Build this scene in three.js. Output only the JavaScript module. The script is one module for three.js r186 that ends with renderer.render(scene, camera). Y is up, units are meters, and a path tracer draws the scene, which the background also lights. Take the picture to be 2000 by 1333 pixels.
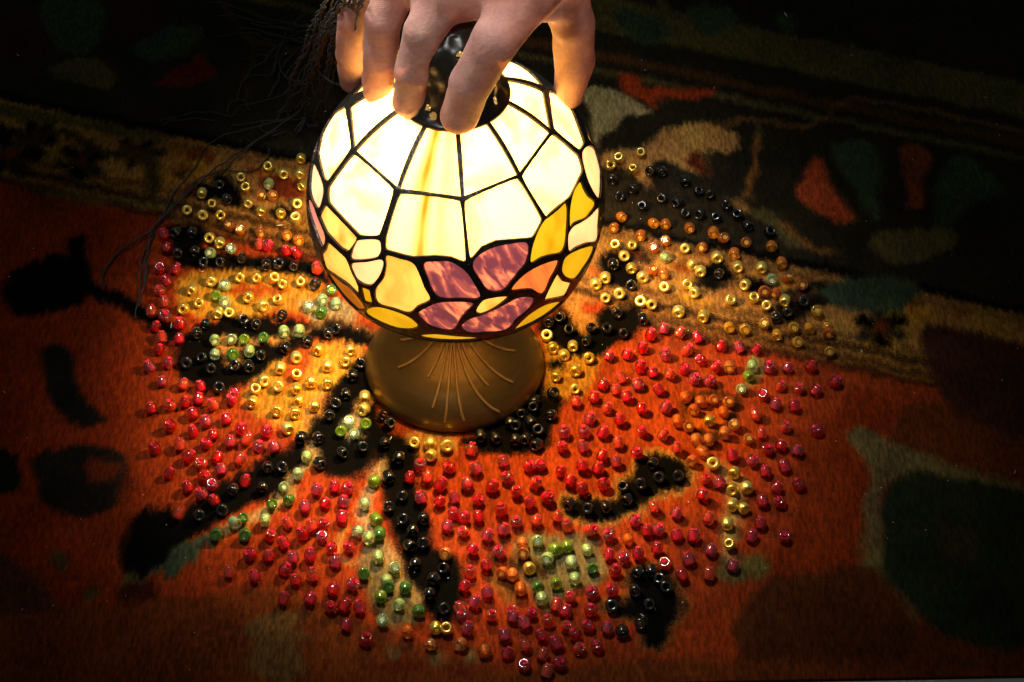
import * as THREE from 'three';
import { mergeGeometries, mergeVertices, toCreasedNormals } from 'three/addons/utils/BufferGeometryUtils.js';
import { TessellateModifier } from 'three/addons/modifiers/TessellateModifier.js';
import { MarchingCubes } from 'three/addons/objects/MarchingCubes.js';
import { RoundedBoxGeometry } from 'three/addons/geometries/RoundedBoxGeometry.js';

// ---------------------------------------------------------------- camera, lights, exposure
const scene = new THREE.Scene();
scene.background = new THREE.Color(0.058, 0.070, 0.054);
const V = (x, y, z) => new THREE.Vector3(x, y, z);
const DIST = 0.9, PITCH = 46.5 * Math.PI / 180, PX = 2 * (0.14 / 0.9) / 1333;   // PX: tangent of one photo pixel
const fwd = V(0, -Math.sin(PITCH), -Math.cos(PITCH)), right = V(1, 0, 0), up = V(0, Math.cos(PITCH), -Math.sin(PITCH));
const camPos = V(0, 0, 0).addScaledVector(right, 112 * PX * DIST).addScaledVector(up, 51.5 * PX * DIST).addScaledVector(fwd, -DIST);
const camera = new THREE.PerspectiveCamera(2 * Math.atan(0.14 / 0.9) * 180 / Math.PI, 2000 / 1333, 0.05, 20);
camera.position.copy(camPos); camera.lookAt(camPos.clone().add(fwd)); camera.updateMatrixWorld();
const renderer = new THREE.WebGLRenderer({ antialias: true });
renderer.setSize(1024, 682); renderer.toneMapping = THREE.LinearToneMapping; renderer.toneMappingExposure = 1;
renderer.shadowMap.enabled = true; renderer.outputColorSpace = THREE.SRGBColorSpace;
const BULB_I = 0.205;                                              // bulb inside the shade
const ROOM = [ // round lamps above the rug: a key behind, an added fill for the hand
  { label: 'round white work lamp hanging above the far side of the rug', candela: 2.6, radius: 0.078, pos: V(-0.15, 0.66, -0.13), aim: V(0.01, 0.02, 0.0), half: 12.8 * Math.PI / 180 },
  { label: 'added round white fill lamp above the near side of the rug, lighting the hand', candela: 1.1, radius: 0.06, pos: V(-0.10, 0.80, 0.30), aim: V(0.0, 0.14, -0.03), half: 8.5 * Math.PI / 180 },
];

// ---------------------------------------------------------------- helpers
let seed = 20240611;
const rnd = () => { seed = (seed + 0x6D2B79F5) | 0; let t = Math.imul(seed ^ (seed >>> 15), 1 | seed); t = (t + Math.imul(t ^ (t >>> 7), 61 | t)) ^ t; return ((t ^ (t >>> 14)) >>> 0) / 4294967296; };
const NT = new Float32Array(65536).map(() => rnd());
const nz = (ix, iy) => NT[((iy & 255) << 8) | (ix & 255)];
function noise(x, y) {
  const ix = Math.floor(x), iy = Math.floor(y); let fx = x - ix, fy = y - iy; fx = fx * fx * (3 - 2 * fx); fy = fy * fy * (3 - 2 * fy);
  const a = nz(ix, iy), b = nz(ix + 1, iy), c = nz(ix, iy + 1), d = nz(ix + 1, iy + 1);
  return a + (b - a) * fx + (c - a) * fy + (a - b - c + d) * fx * fy;
}
const fbm = (x, y, o = 4) => { let s = 0, a = 0.5, n = 0; for (let i = 0; i < o; i++) { s += a * noise(x, y); n += a; x = x * 2.03 + 17.3; y = y * 2.03 + 5.7; a *= 0.5; } return s / n; };
const clamp = (x, a, b) => Math.min(b, Math.max(a, x));
const names = {};
const numbered = (n) => { const k = names[n] = (names[n] ?? -1) + 1; return k ? n + '_' + String(k).padStart(3, '0') : n; };
function tag(o, label, category, group, kind) {
  if (label) o.userData.label = label; if (category) o.userData.category = category; if (group) o.userData.group = group; if (kind) o.userData.kind = kind;
  return o;
}
function thing(name, label, category, pos = V(0, 0, 0)) { const g = new THREE.Group(); g.name = numbered(name); g.position.copy(pos); scene.add(g); return tag(g, label, category); }
function mesh(name, geo, mat, parent, label) { const m = new THREE.Mesh(geo, mat); m.name = parent === scene ? numbered(name) : name; m.castShadow = m.receiveShadow = true; parent.add(m); if (label) m.userData.label = label; return m; }
const std = (o) => new THREE.MeshStandardMaterial(o), phy = (o) => new THREE.MeshPhysicalMaterial(o);
const lin = (r, g, b) => new THREE.Color().setRGB(r, g, b);
// from a point of the photograph to the world
const rayTo = (px, py) => V(0, 0, 0).addScaledVector(right, (px - 1000) * PX).addScaledVector(up, (666.5 - py) * PX).add(fwd);
const atHeight = (px, py, y = 0) => { const d = rayTo(px, py); return camPos.clone().addScaledVector(d, (y - camPos.y) / d.y); };
const GC = V(0.0022, 0.094, 0), dGC = GC.clone().sub(camPos).dot(fwd), UNIT = PX * dGC;   // UNIT: one photo pixel at the globe
const atDepth = (px, py, dz) => camPos.clone().addScaledVector(rayTo(px, py), dGC - dz * UNIT);
const GR = GC.distanceTo(camPos) * Math.sin(Math.atan(288 * PX));
function onGlobe(px, py) {                                         // [longitude, latitude]
  const d = rayTo(px, py).normalize(), o = camPos.clone().sub(GC), b = o.dot(d), c = o.dot(o) - GR * GR, q = b * b - c;
  const p = o.addScaledVector(d, -b - Math.sqrt(Math.max(q, 0))).normalize();
  return [Math.atan2(p.x, p.z), Math.asin(p.y)];
}
const globe = (lon, lat, r) => V(Math.cos(lat) * Math.sin(lon), Math.sin(lat), Math.cos(lat) * Math.cos(lon)).multiplyScalar(r);
function dataTex(w, h, fn, srgb, wrap = true) {
  const a = new Uint8Array(w * h * 4);
  for (let y = 0; y < h; y++) for (let x = 0; x < w; x++) { const c = fn(x / w, y / h), i = (y * w + x) * 4; a[i] = clamp(c[0], 0, 1) * 255; a[i + 1] = clamp(c[1], 0, 1) * 255; a[i + 2] = clamp(c[2], 0, 1) * 255; a[i + 3] = 255; }
  const t = new THREE.DataTexture(a, w, h); t.magFilter = t.minFilter = THREE.LinearFilter; if (wrap) t.wrapS = t.wrapT = THREE.RepeatWrapping; if (srgb) t.colorSpace = THREE.SRGBColorSpace; t.needsUpdate = true; return t;
}
const lathe = (pts, seg = 64) => new THREE.LatheGeometry(pts.map(([x, y]) => new THREE.Vector2(x, y)), seg);
const smoothPts = (pts, n) => new THREE.SplineCurve(pts.map(([x, y]) => new THREE.Vector2(x, y))).getPoints(n).map((p) => [Math.max(p.x, 0), p.y]);

// ---------------------------------------------------------------- the room lamp that gives the small highlights, and the added hand fill (out of the picture)
for (const R of ROOM) {
  const l = new THREE.SpotLight(new THREE.Color(1, 0.96, 0.92), R.candela, 0, R.half, 1, 2);
  l.position.copy(R.pos); l.target.position.copy(R.aim); l.castShadow = true; l.shadow.radius = R.radius / 0.02; l.shadow.mapSize.set(2048, 2048); l.shadow.camera.near = 0.1; l.shadow.camera.far = 3; scene.add(l); scene.add(l.target);
  const g = thing('unseen_lamp', R.label, 'lamp', R.pos); g.lookAt(R.aim);
  const housing = mesh('housing', lathe([[0.0001, -0.16], [0.03, -0.16], [0.05, -0.14], [0.1, -0.05], [0.104, -0.02], [0.1, -0.02], [0.094, -0.05], [0.0001, -0.12]], 48), std({ color: lin(0.5, 0.5, 0.5), roughness: 0.5 }), g); housing.rotation.x = Math.PI / 2; housing.position.z = -0.07;
  const diff = mesh('lens', new THREE.CircleGeometry(R.radius, 48), std({ color: lin(0.8, 0.8, 0.8), emissive: lin(1, 0.96, 0.92), emissiveIntensity: 0.6 }), g); diff.position.z = -0.095;
}

// ---------------------------------------------------------------- the rug
const RUG = { x0: -0.40, z0: -0.42, s: 0.80, h: 0.66 };            // metres; canvas covers x0..x0+s, z0..z0+h
{
  const W = 2048, H = Math.round(2048 * RUG.h / RUG.s), cv = document.createElement('canvas'); cv.width = W; cv.height = H;
  const c = cv.getContext('2d');
  const P = (px, py) => { const g = atHeight(px, py); return [(g.x - RUG.x0) / RUG.s * W, (g.z - RUG.z0) / RUG.s * W]; };
  const path = (pts, close = true, smooth = true) => {
    const q = pts.map(([a, b]) => P(a, b)), n = q.length; c.beginPath();
    if (!smooth) { q.forEach((p, i) => (i ? c.lineTo(...p) : c.moveTo(...p))); if (close) c.closePath(); return; }
    const cr = new THREE.CatmullRomCurve3(q.map(([a, b]) => V(a, b, 0)), close, 'catmullrom', 0.4).getPoints(n * 10);
    cr.forEach((p, i) => (i ? c.lineTo(p.x, p.y) : c.moveTo(p.x, p.y)));
    if (close) c.closePath();
  };
  const pair = (s) => s.trim().split(/\s+/).map((p) => p.split(',').map(Number));
  const fill = (col, s, smooth) => { path(pair(s), true, smooth); c.fillStyle = col; c.fill(); };
  const edge = (col, s, w) => { path(pair(s), true); c.strokeStyle = col; c.lineJoin = 'round'; c.lineWidth = w * 0.53; c.stroke(); };
  const stroke = (col, w, s) => { path(pair(s), false); c.strokeStyle = col; c.lineCap = 'round'; c.lineWidth = w * 0.53; c.stroke(); };
  const RED = '#9e3c17', BLACK = '#070605', TAN = '#b27c3c', CREAM = '#a48c5e', DARK = '#2e281c', GREEN = '#3d4c38', OLIVE = '#62552f', BROWN = '#5c3a1a', ORANGE = '#a84c16', RUST = '#6e2c14', GOLD = '#bd852a', DKRED = '#903414';
  c.fillStyle = RED; c.fillRect(0, 0, W, H);
  // the field behind the border stripe is dark
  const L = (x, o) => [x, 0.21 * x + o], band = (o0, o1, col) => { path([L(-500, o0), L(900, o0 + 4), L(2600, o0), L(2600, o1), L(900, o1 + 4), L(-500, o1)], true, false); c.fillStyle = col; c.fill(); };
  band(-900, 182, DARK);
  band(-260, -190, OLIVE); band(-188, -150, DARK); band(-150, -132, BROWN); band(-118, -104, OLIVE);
  // the border
  band(178, 196, BLACK); band(192, 322, TAN); band(203, 207, '#4a2f16'); band(300, 305, '#3a2410'); band(311, 314, '#5c3a18'); band(320, 330, '#2a1a0c'); band(330, 348, '#94622c'); band(346, 353, '#23160b'); band(353, 366, '#8c5826'); band(364, 373, '#2c170b');
  for (let i = 0; i < 70; i++) { const x = -300 + rnd() * 2700, o = 205 + rnd() * 105, y = 0.21 * x + o, r = 6 + rnd() * 16; c.fillStyle = [RUST, '#7c3a12', '#8d5a22', BLACK, GOLD, GOLD, ORANGE][Math.floor(rnd() * 7)]; path([[x - r * 1.6, y], [x, y - r * 0.7], [x + r * 1.8, y + r * 0.2], [x, y + r * 0.7]]); c.fill(); }
  // border flowers: dark rosettes with a red heart, larger away from the lamp
  for (const [x, y, r] of [[1400, 545, 32], [1560, 580, 36], [1720, 640, 46], [1900, 690, 50], [1250, 500, 22], [60, 265, 45], [160, 315, 42], [270, 300, 40], [20, 300, 60]]) {
    for (let k = 0; k < 6; k++) { const a = k * 1.05 + x; c.fillStyle = k % 2 ? BLACK : DARK; path([[x, y], [x + Math.cos(a - 0.35) * r, y + Math.sin(a - 0.35) * r * 0.7], [x + Math.cos(a) * r * 1.25, y + Math.sin(a) * r * 0.85], [x + Math.cos(a + 0.35) * r, y + Math.sin(a + 0.35) * r * 0.7]]); c.fill(); }
    c.fillStyle = RUST; path([[x - r * 0.4, y], [x, y - r * 0.3], [x + r * 0.4, y], [x, y + r * 0.3]]); c.fill();
  }
  fill(BLACK, '420,345 450,350 470,395 440,400 425,375'); fill(RUST, '500,350 560,345 590,380 540,390'); fill(BLACK, '1370,525 1420,515 1435,545 1390,555'); fill('#1d140c', '1500,610 1560,590 1610,575 1630,590 1560,625');
  // upper right field: leaf, vine, blossoms
  fill('#dba054', '1175,305 1200,292 1270,278 1330,243 1372,238 1400,246 1440,262 1434,288 1420,298 1382,300 1380,330 1386,346 1345,334 1300,312 1268,318 1262,345 1275,372 1250,352 1215,325 1180,330');
  fill(RUST, '1352,302 1372,300 1376,322 1386,346 1366,338 1350,322');
  stroke('#8c5c30', 13, '1395,246 1460,232 1560,246 1600,228 1660,196 1760,206 1880,232 2010,262'); stroke('#a86a30', 15, '1483,262 1476,300 1466,350 1460,388'); stroke(OLIVE, 11, '1484,236 1486,262');
  fill(TAN, '1430,388 1448,392 1472,410 1462,418 1440,404'); fill(OLIVE, '1470,420 1500,410 1530,430 1560,470 1540,480 1500,440'); stroke('#946030', 14, '1535,440 1555,462 1585,485 1640,500');
  fill('#c4512c', '1562,366 1582,330 1600,304 1618,330 1632,372 1660,405 1682,434 1640,436 1595,416 1566,390'); fill(GREEN, '1622,282 1660,278 1714,284 1722,360 1724,432 1700,420 1660,360 1636,320'); fill('#94462a', '1748,282 1810,288 1812,330 1800,400 1770,402 1764,340');
  fill(GREEN, '1852,312 1900,310 1962,366 1900,408 1832,462 1814,440 1830,380'); fill(OLIVE, '1700,470 1840,440 1870,480 1760,520'); fill(GREEN, '1590,560 1700,540 1800,560 1760,610 1640,600');
  fill('#b8441c', '1204,146 1222,142 1248,150 1262,172 1330,172 1398,170 1382,190 1330,190 1290,196 1268,208 1258,196 1225,186 1210,168'); fill('#bca572', '1140,190 1175,168 1210,180 1264,214 1232,226 1212,250 1190,262 1168,284 1160,300 1150,230');
  fill(GREEN, '1200,20 1300,40 1290,90 1220,70'); fill(GREEN, '1340,20 1420,10 1440,50 1380,70'); fill(GREEN, '1500,30 1550,25 1540,70'); fill(OLIVE, '1640,130 1690,110 1720,150 1650,150'); stroke(OLIVE, 26, '1290,0 1340,70 1600,130 1660,90'); stroke('#382a18', 20, '1700,60 1800,110 2000,120');
  // upper left field
  fill('#3a2019', '0,40 60,30 95,90 60,120 0,110'); fill(GREEN, '80,0 190,0 200,60 150,110 100,80'); fill('#3c2020', '210,0 330,-10 300,60 230,95'); fill(GREEN, '250,90 330,50 390,55 370,95 300,125'); fill('#6a2416', '290,160 350,130 390,105 425,140 415,162 340,168'); fill(OLIVE, '95,135 180,110 230,150 200,175 130,155');
  stroke('#61401f', 16, '420,-10 460,40 490,75 560,98 640,110'); stroke('#4c331a', 14, '500,80 480,150 490,190'); stroke(OLIVE, 34, '-20,215 150,240 300,268'); stroke('#4a381d', 24, '-20,300 120,260 200,300 290,310 300,380'); stroke(OLIVE, 16, '-20,360 160,385 330,400');
  // left medallion
  fill(DKRED, '-60,400 130,395 300,420 335,460 340,700 280,860 250,1000 150,1250 -80,1300');
  fill(BLACK, '330,442 392,440 402,490 470,500 600,508 650,560 600,542 480,528 352,524 336,480'); fill(GOLD, '355,540 450,528 600,540 640,580 600,604 480,624 372,612 342,576'); fill(ORANGE, '430,566 520,560 560,574 500,586'); fill(CREAM, '590,585 680,590 690,630 610,630');
  fill(BLACK, '365,640 470,622 600,628 720,640 720,664 610,664 566,694 510,740 440,772 400,765 352,735 345,690'); fill(TAN, '440,690 480,690 470,720 440,715'); fill(TAN, '420,668 520,655 580,640 600,650 540,668 440,690');
  fill(GOLD, '478,770 540,712 620,672 705,670 690,744 625,784 590,850 552,836 492,806'); fill(ORANGE, '560,690 610,672 600,720 570,760 560,730'); fill(TAN, '600,800 640,760 612,860 590,870');
  fill(BLACK, '712,690 740,780 745,850 704,920 640,925 590,900 540,960 470,990 400,1035 330,1085 240,1135 262,1060 375,990 440,930 520,895 590,850 630,800 660,742'); fill(CREAM, '672,815 712,812 722,850 690,866 668,845'); fill(TAN, '690,790 725,770 728,800 700,815');
  stroke('#b08c58', 27, '604,876 585,920 556,962 505,1005 425,1048'); stroke(GREEN, 30, '420,1050 370,1080 320,1100 250,1130'); fill(GREEN, '300,1085 380,1060 400,1090 330,1130');
  fill('#201c16', '84,690 136,688 150,760 172,790 204,822 150,832 104,790'); fill('#1c1a15', '-20,880 30,890 30,950 -20,960'); fill('#29201a', '70,900 150,870 240,890 245,960 160,1010 80,980'); fill(RUST, '170,910 230,905 235,940 180,945'); fill(BLACK, '0,560 60,520 130,500 170,560 150,600 40,620'); stroke(BLACK, 34, '150,470 170,560 240,590 330,650'); fill(BLACK, '250,1010 330,990 330,1090 240,1130');
  for (const [x, y] of [[250, 1130], [180, 1165], [300, 1205], [160, 1230], [225, 1265], [120, 1100], [70, 1190]]) { c.fillStyle = x % 3 ? OLIVE : '#5c5230'; path([[x - 14, y - 8], [x + 4, y - 18], [x + 18, y], [x + 4, y + 16], [x - 12, y + 10]]); c.fill(); }
  fill('#5c3420', '-20,1100 60,1120 120,1200 80,1340 -40,1340'); fill('#4a2014', '230,1150 300,1140 330,1230 260,1260');
  // vertical stem below the lamp
  fill(BLACK, '728,840 800,866 806,940 838,1000 842,1060 882,1110 884,1185 850,1216 806,1140 782,1064 752,984 738,920'); fill(BLACK, '800,1090 880,1080 900,1130 880,1200 820,1150');
  stroke('#ac8c5c', 31, '738,905 716,950 708,1000 734,1046 764,1082 784,1130 806,1168'); fill('#837048', '700,1080 740,1060 800,1180 830,1220 760,1230 716,1150'); stroke(TAN, 16, '690,1100 650,1090 676,1030');
  // right of the foot
  fill(BLACK, '722,790 760,842 880,862 1000,800 1058,756 1098,762 1108,790 1076,840 1066,888 960,892 900,866 820,868 730,880'); fill(TAN, '795,846 880,846 884,886 826,890 800,872'); fill(GOLD, '1060,640 1130,655 1170,700 1150,770 1080,782 1062,720'); fill(BLACK, '1068,706 1094,700 1096,720 1074,724');
  fill(BLACK, '1050,615 1140,606 1244,596 1250,640 1218,672 1160,694 1108,690 1060,656'); fill(TAN, '1100,590 1150,586 1160,630 1130,650'); fill(RED, '1135,590 1170,588 1168,612 1140,612'); fill(BLACK, '1170,505 1220,500 1250,555 1190,560');
  edge('#b48444', '1100,992 1112,972 1200,984 1208,942 1250,898 1300,892 1342,912 1346,944 1284,962 1242,1004 1180,1024 1116,1008', 26); fill(BLACK, '1100,992 1112,972 1200,984 1208,942 1250,898 1300,892 1342,912 1346,944 1284,962 1242,1004 1180,1024 1116,1008');
  edge('#8e5a28', '1226,1122 1290,1106 1322,1150 1326,1200 1308,1262 1262,1262 1250,1204 1192,1198 1190,1180 1234,1166', 20); fill(BLACK, '1226,1122 1290,1106 1322,1150 1326,1200 1308,1262 1262,1262 1250,1204 1192,1198 1190,1180 1234,1166');
  fill('#7c6c44', '1020,1056 1090,1044 1166,1052 1186,1104 1144,1150 1062,1190 1026,1146 1010,1096'); fill('#3a2614', '1000,1100 1040,1094 1070,1110 1050,1124 1010,1120'); stroke('#4a2812', 20, '990,1060 960,1110 1000,1150'); stroke('#7c4c20', 24, '960,1120 990,1170');
  stroke('#b98e4e', 30, '1392,905 1432,940 1432,1000 1424,1060 1422,1100'); fill('#46240f', '1318,800 1350,770 1440,770 1450,830 1400,880 1350,850'); fill(ORANGE, '1330,800 1370,778 1430,790 1420,840 1360,840'); stroke('#8a7c48', 26, '1470,700 1455,745'); fill('#70602f', '1400,1100 1500,1090 1500,1130 1400,1128');
  fill('#6e3416', '1760,800 1900,790 2150,830 2150,1420 1560,1420 1500,1320 1480,1200 1620,1120 1700,1000'); fill('#86300f', '1560,860 1640,790 1690,760 1740,790 1720,860 1690,900 1700,1100 1600,1120 1510,1140 1560,1000'); fill('#75623a', '1655,850 1690,836 1760,870 1900,920 2050,960 2050,1000 1900,950 1740,940 1718,1000 1724,1100 1790,1210 1740,1180 1690,1110 1680,1000 1690,920'); fill('#2c3320', '1740,945 1830,930 2050,990 2050,1260 1850,1240 1760,1160 1716,1080'); fill('#3c3320', '1830,1020 1900,1040 1900,1090 1850,1100'); fill('#5c2e14', '1480,1150 1720,1120 1780,1300 1600,1360 1440,1340'); fill('#4c2a20', '1800,640 2050,700 2050,860 1860,800');
  // bottom edge
  fill('#7a3a18', '-60,1220 300,1180 540,1150 700,1215 860,1270 1000,1310 1200,1300 1500,1290 2100,1320 2100,1420 -60,1420'); fill('#74542c', '470,1230 520,1196 596,1204 584,1236 612,1250 584,1268 600,1320 520,1330 480,1290 500,1262'); for (const [x, y] of [[760, 1270], [850, 1285], [930, 1290]]) { c.fillStyle = '#78623a'; path([[x - 18, y - 4], [x - 2, y - 16], [x + 16, y - 2], [x + 6, y + 14], [x - 10, y + 10]]); c.fill(); } fill(RUST, '720,1300 790,1280 830,1300 790,1318 730,1318'); fill(RUST, '870,1310 940,1306 930,1324 880,1324');
  stroke('#6a4a28', 13, '555,662 600,640 650,626 700,640 760,660 810,668');
  // pile: ragged edges, fibres, tone
  const src = c.getImageData(0, 0, W, H), d = src.data, A = new Uint8Array(W * H * 4), B = new Uint8Array(W * H * 4);
  for (let y = 0; y < H; y++) for (let x = 0; x < W; x++) {
    const f1 = noise(x / 3.1, y / 9) - 0.5, f2 = noise(x / 9 + 40, y / 14) - 0.5, f3 = noise(x / 30, y / 30 + 9) - 0.5, f4 = nz(x * 7 + y * 3, y * 5 + x) - 0.5;
    const bx = x + f2 * 5 + f3 * 12, by = y + f1 * 7 + f2 * 6 + f3 * 10; let r0 = 0, g0 = 0, b0 = 0;
    for (let k = 0; k < 8; k++) { const sx = clamp(Math.round(bx + (nz(x + k * 37, y + k * 11) - 0.5) * 10), 0, W - 1), sy = clamp(Math.round(by + (nz(x + k * 53 + 9, y + k * 29) - 0.5) * 11), 0, H - 1), j = (sy * W + sx) * 4; r0 += d[j]; g0 += d[j + 1]; b0 += d[j + 2]; }
    r0 /= 8; g0 /= 8; b0 /= 8; const i = (y * W + x) * 4, fib = noise(x / 1.7, y / 6.5), patch = fbm(x / 70, y / 55, 3), speck = nz(x, y);
    const t = 0.62 + 0.42 * fib + 0.34 * patch + 0.22 * (speck - 0.5), warm = (noise(x / 24 + 3, y / 34) - 0.5) * 26;
    A[i] = clamp(r0 * t + warm * 0.4, 0, 255); A[i + 1] = clamp(g0 * t + warm * 0.5 * g0 / 90, 0, 255); A[i + 2] = clamp(b0 * t, 0, 255); A[i + 3] = 255;
    const hgt = 255 * clamp(0.25 * fib + 0.3 * speck + 0.35 * noise(x / 5, y / 12) + 0.1 * patch, 0, 1); B[i] = B[i + 1] = B[i + 2] = hgt; B[i + 3] = 255;
  }
  const tex = (a, srgb) => { const t = new THREE.DataTexture(a, W, H); t.magFilter = t.minFilter = THREE.LinearFilter; if (srgb) t.colorSpace = THREE.SRGBColorSpace; t.needsUpdate = true; return t; };
  // one sheet of 6 mm with its near right edge cut along the metal strip
  const e0 = atHeight(1150, 1336), e1 = atHeight(2150, 1316), sh = new THREE.Shape([[RUG.x0, -RUG.z0], [RUG.x0 + RUG.s, -RUG.z0], [RUG.x0 + RUG.s, -(e0.z + (e1.z - e0.z) * (RUG.x0 + RUG.s - e0.x) / (e1.x - e0.x))], [RUG.x0, -(e0.z + (e1.z - e0.z) * (RUG.x0 - e0.x) / (e1.x - e0.x))]].map(([a, b]) => new THREE.Vector2(a, b)));
  const g = new THREE.ExtrudeGeometry(sh, { depth: 0.006, bevelEnabled: false }); g.rotateX(-Math.PI / 2); g.translate(0, -0.006, 0);
  const p = g.attributes.position, uv = g.attributes.uv; for (let i = 0; i < p.count; i++) uv.setXY(i, (p.getX(i) - RUG.x0) / RUG.s, (p.getZ(i) - RUG.z0) / RUG.h);
  const rug = mesh('rug', g, phy({ color: lin(0.52, 0.52, 0.52), map: tex(A, true), bumpMap: tex(B), bumpScale: 0.0006, roughness: 1, specularIntensity: 0.1 }), scene);
  tag(rug, 'dark patterned rug with red field, black and gold motifs and a striped border', 'rug');
  const fl = mesh('floor', new THREE.BoxGeometry(1.6, 0.02, 1.6), std({ color: lin(0.02, 0.02, 0.018), roughness: 0.8 }), scene); fl.position.set(0, -0.0165, 0); tag(fl, 'dark floor under the rug', null, null, 'structure');
  // metal strip along the near edge
  const dir = e1.clone().sub(e0).normalize(), mid = e0.clone().addScaledVector(dir, 0.1), strip = mesh('metal_edging', new RoundedBoxGeometry(0.9, 0.0055, 0.02, 3, 0.0008), std({ color: lin(0.42, 0.46, 0.5), metalness: 0.4, roughness: 0.4 }), scene);
  strip.position.set(mid.x, -0.0035, mid.z + 0.0104); strip.rotation.y = -Math.atan2(dir.z, dir.x); tag(strip, 'thin grey metal edging strip along the near edge of the rug', 'edging strip');
}

// ---------------------------------------------------------------- stained glass lamp
const lamp = thing('table_lamp', 'small lit stained glass globe lamp with purple flower and domed bronze foot', 'lamp');
const bronze = std({ color: lin(0.035, 0.028, 0.02), roughness: 0.5, metalness: 0.35 });
{
  const grain = dataTex(256, 256, (u, v) => { const n = 0.72 + 0.5 * fbm(u * 22, v * 40, 4) * (0.6 + 0.4 * nz(u * 256, v * 256)) ; return [n, n * 0.97, n * 0.9]; }, false);
  const footMat = std({ color: lin(0.14, 0.092, 0.036), map: grain, roughness: 0.4, metalness: 0.85, bumpMap: grain, bumpScale: 0.00006 });
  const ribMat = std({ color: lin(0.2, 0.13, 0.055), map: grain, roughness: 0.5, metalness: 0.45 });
  const prof = [[0.0001, 0], [0.034, 0], [0.0362, 0.0008], [0.0367, 0.0025], [0.0362, 0.0045], [0.0345, 0.0080], [0.031, 0.0125], [0.0255, 0.0172], [0.0185, 0.022], [0.0125, 0.0265], [0.0085, 0.033], [0.0068, 0.043]];
  const foot = mesh('foot', lathe([prof[0], ...smoothPts(prof.slice(1), 50)], 96), footMat, lamp);
  const curve = new THREE.SplineCurve(prof.slice(1).map(([x, y]) => new THREE.Vector2(x, y)));
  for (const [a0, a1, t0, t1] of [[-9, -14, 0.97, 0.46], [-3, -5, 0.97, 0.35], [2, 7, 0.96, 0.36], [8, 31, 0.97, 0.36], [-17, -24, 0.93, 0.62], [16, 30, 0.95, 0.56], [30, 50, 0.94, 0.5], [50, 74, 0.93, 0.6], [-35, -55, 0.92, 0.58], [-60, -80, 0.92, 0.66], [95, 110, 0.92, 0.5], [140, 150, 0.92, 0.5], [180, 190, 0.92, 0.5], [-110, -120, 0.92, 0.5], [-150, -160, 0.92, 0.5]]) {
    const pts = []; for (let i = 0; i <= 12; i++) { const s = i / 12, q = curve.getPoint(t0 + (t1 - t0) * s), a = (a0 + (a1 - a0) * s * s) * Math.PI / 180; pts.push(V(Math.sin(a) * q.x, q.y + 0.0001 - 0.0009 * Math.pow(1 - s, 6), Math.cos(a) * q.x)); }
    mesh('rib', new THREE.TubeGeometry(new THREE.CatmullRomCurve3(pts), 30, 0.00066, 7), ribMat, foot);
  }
  const stem = mesh('stem', new THREE.TubeGeometry(new THREE.CatmullRomCurve3([V(0, 0.038, 0), V(0.001, 0.052, 0), V(0.0022, 0.068, 0)]), 12, 0.0052, 20), bronze, lamp);
  const socket = mesh('socket', lathe([[0.0001, 0.066], [0.006, 0.066], [0.0092, 0.069], [0.0102, 0.075], [0.0104, 0.084], [0.0098, 0.0852], [0.0001, 0.0852]], 40), bronze, lamp); socket.position.x = GC.x;
  // the bulb and its light
  const bulb = mesh('bulb', lathe([[0.0001, -0.022], [0.006, -0.022], [0.0062, -0.011], ...smoothPts([[0.0066, -0.0085], [0.0095, -0.002], [0.0096, 0.003], [0.0066, 0.0085], [0.0001, 0.0102]], 16)], 32), std({ color: lin(0.9, 0.8, 0.6), emissive: lin(1, 0.60, 0.18), emissiveIntensity: 3 }), lamp); bulb.position.set(GC.x, 0.1075, 0);
  const l = new THREE.PointLight(new THREE.Color(1, 0.60, 0.18), BULB_I, 0, 2); l.position.copy(bulb.position); l.shadow.radius = 0.4; l.castShadow = true; l.shadow.camera.near = 0.001; lamp.add(l);
}
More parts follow.
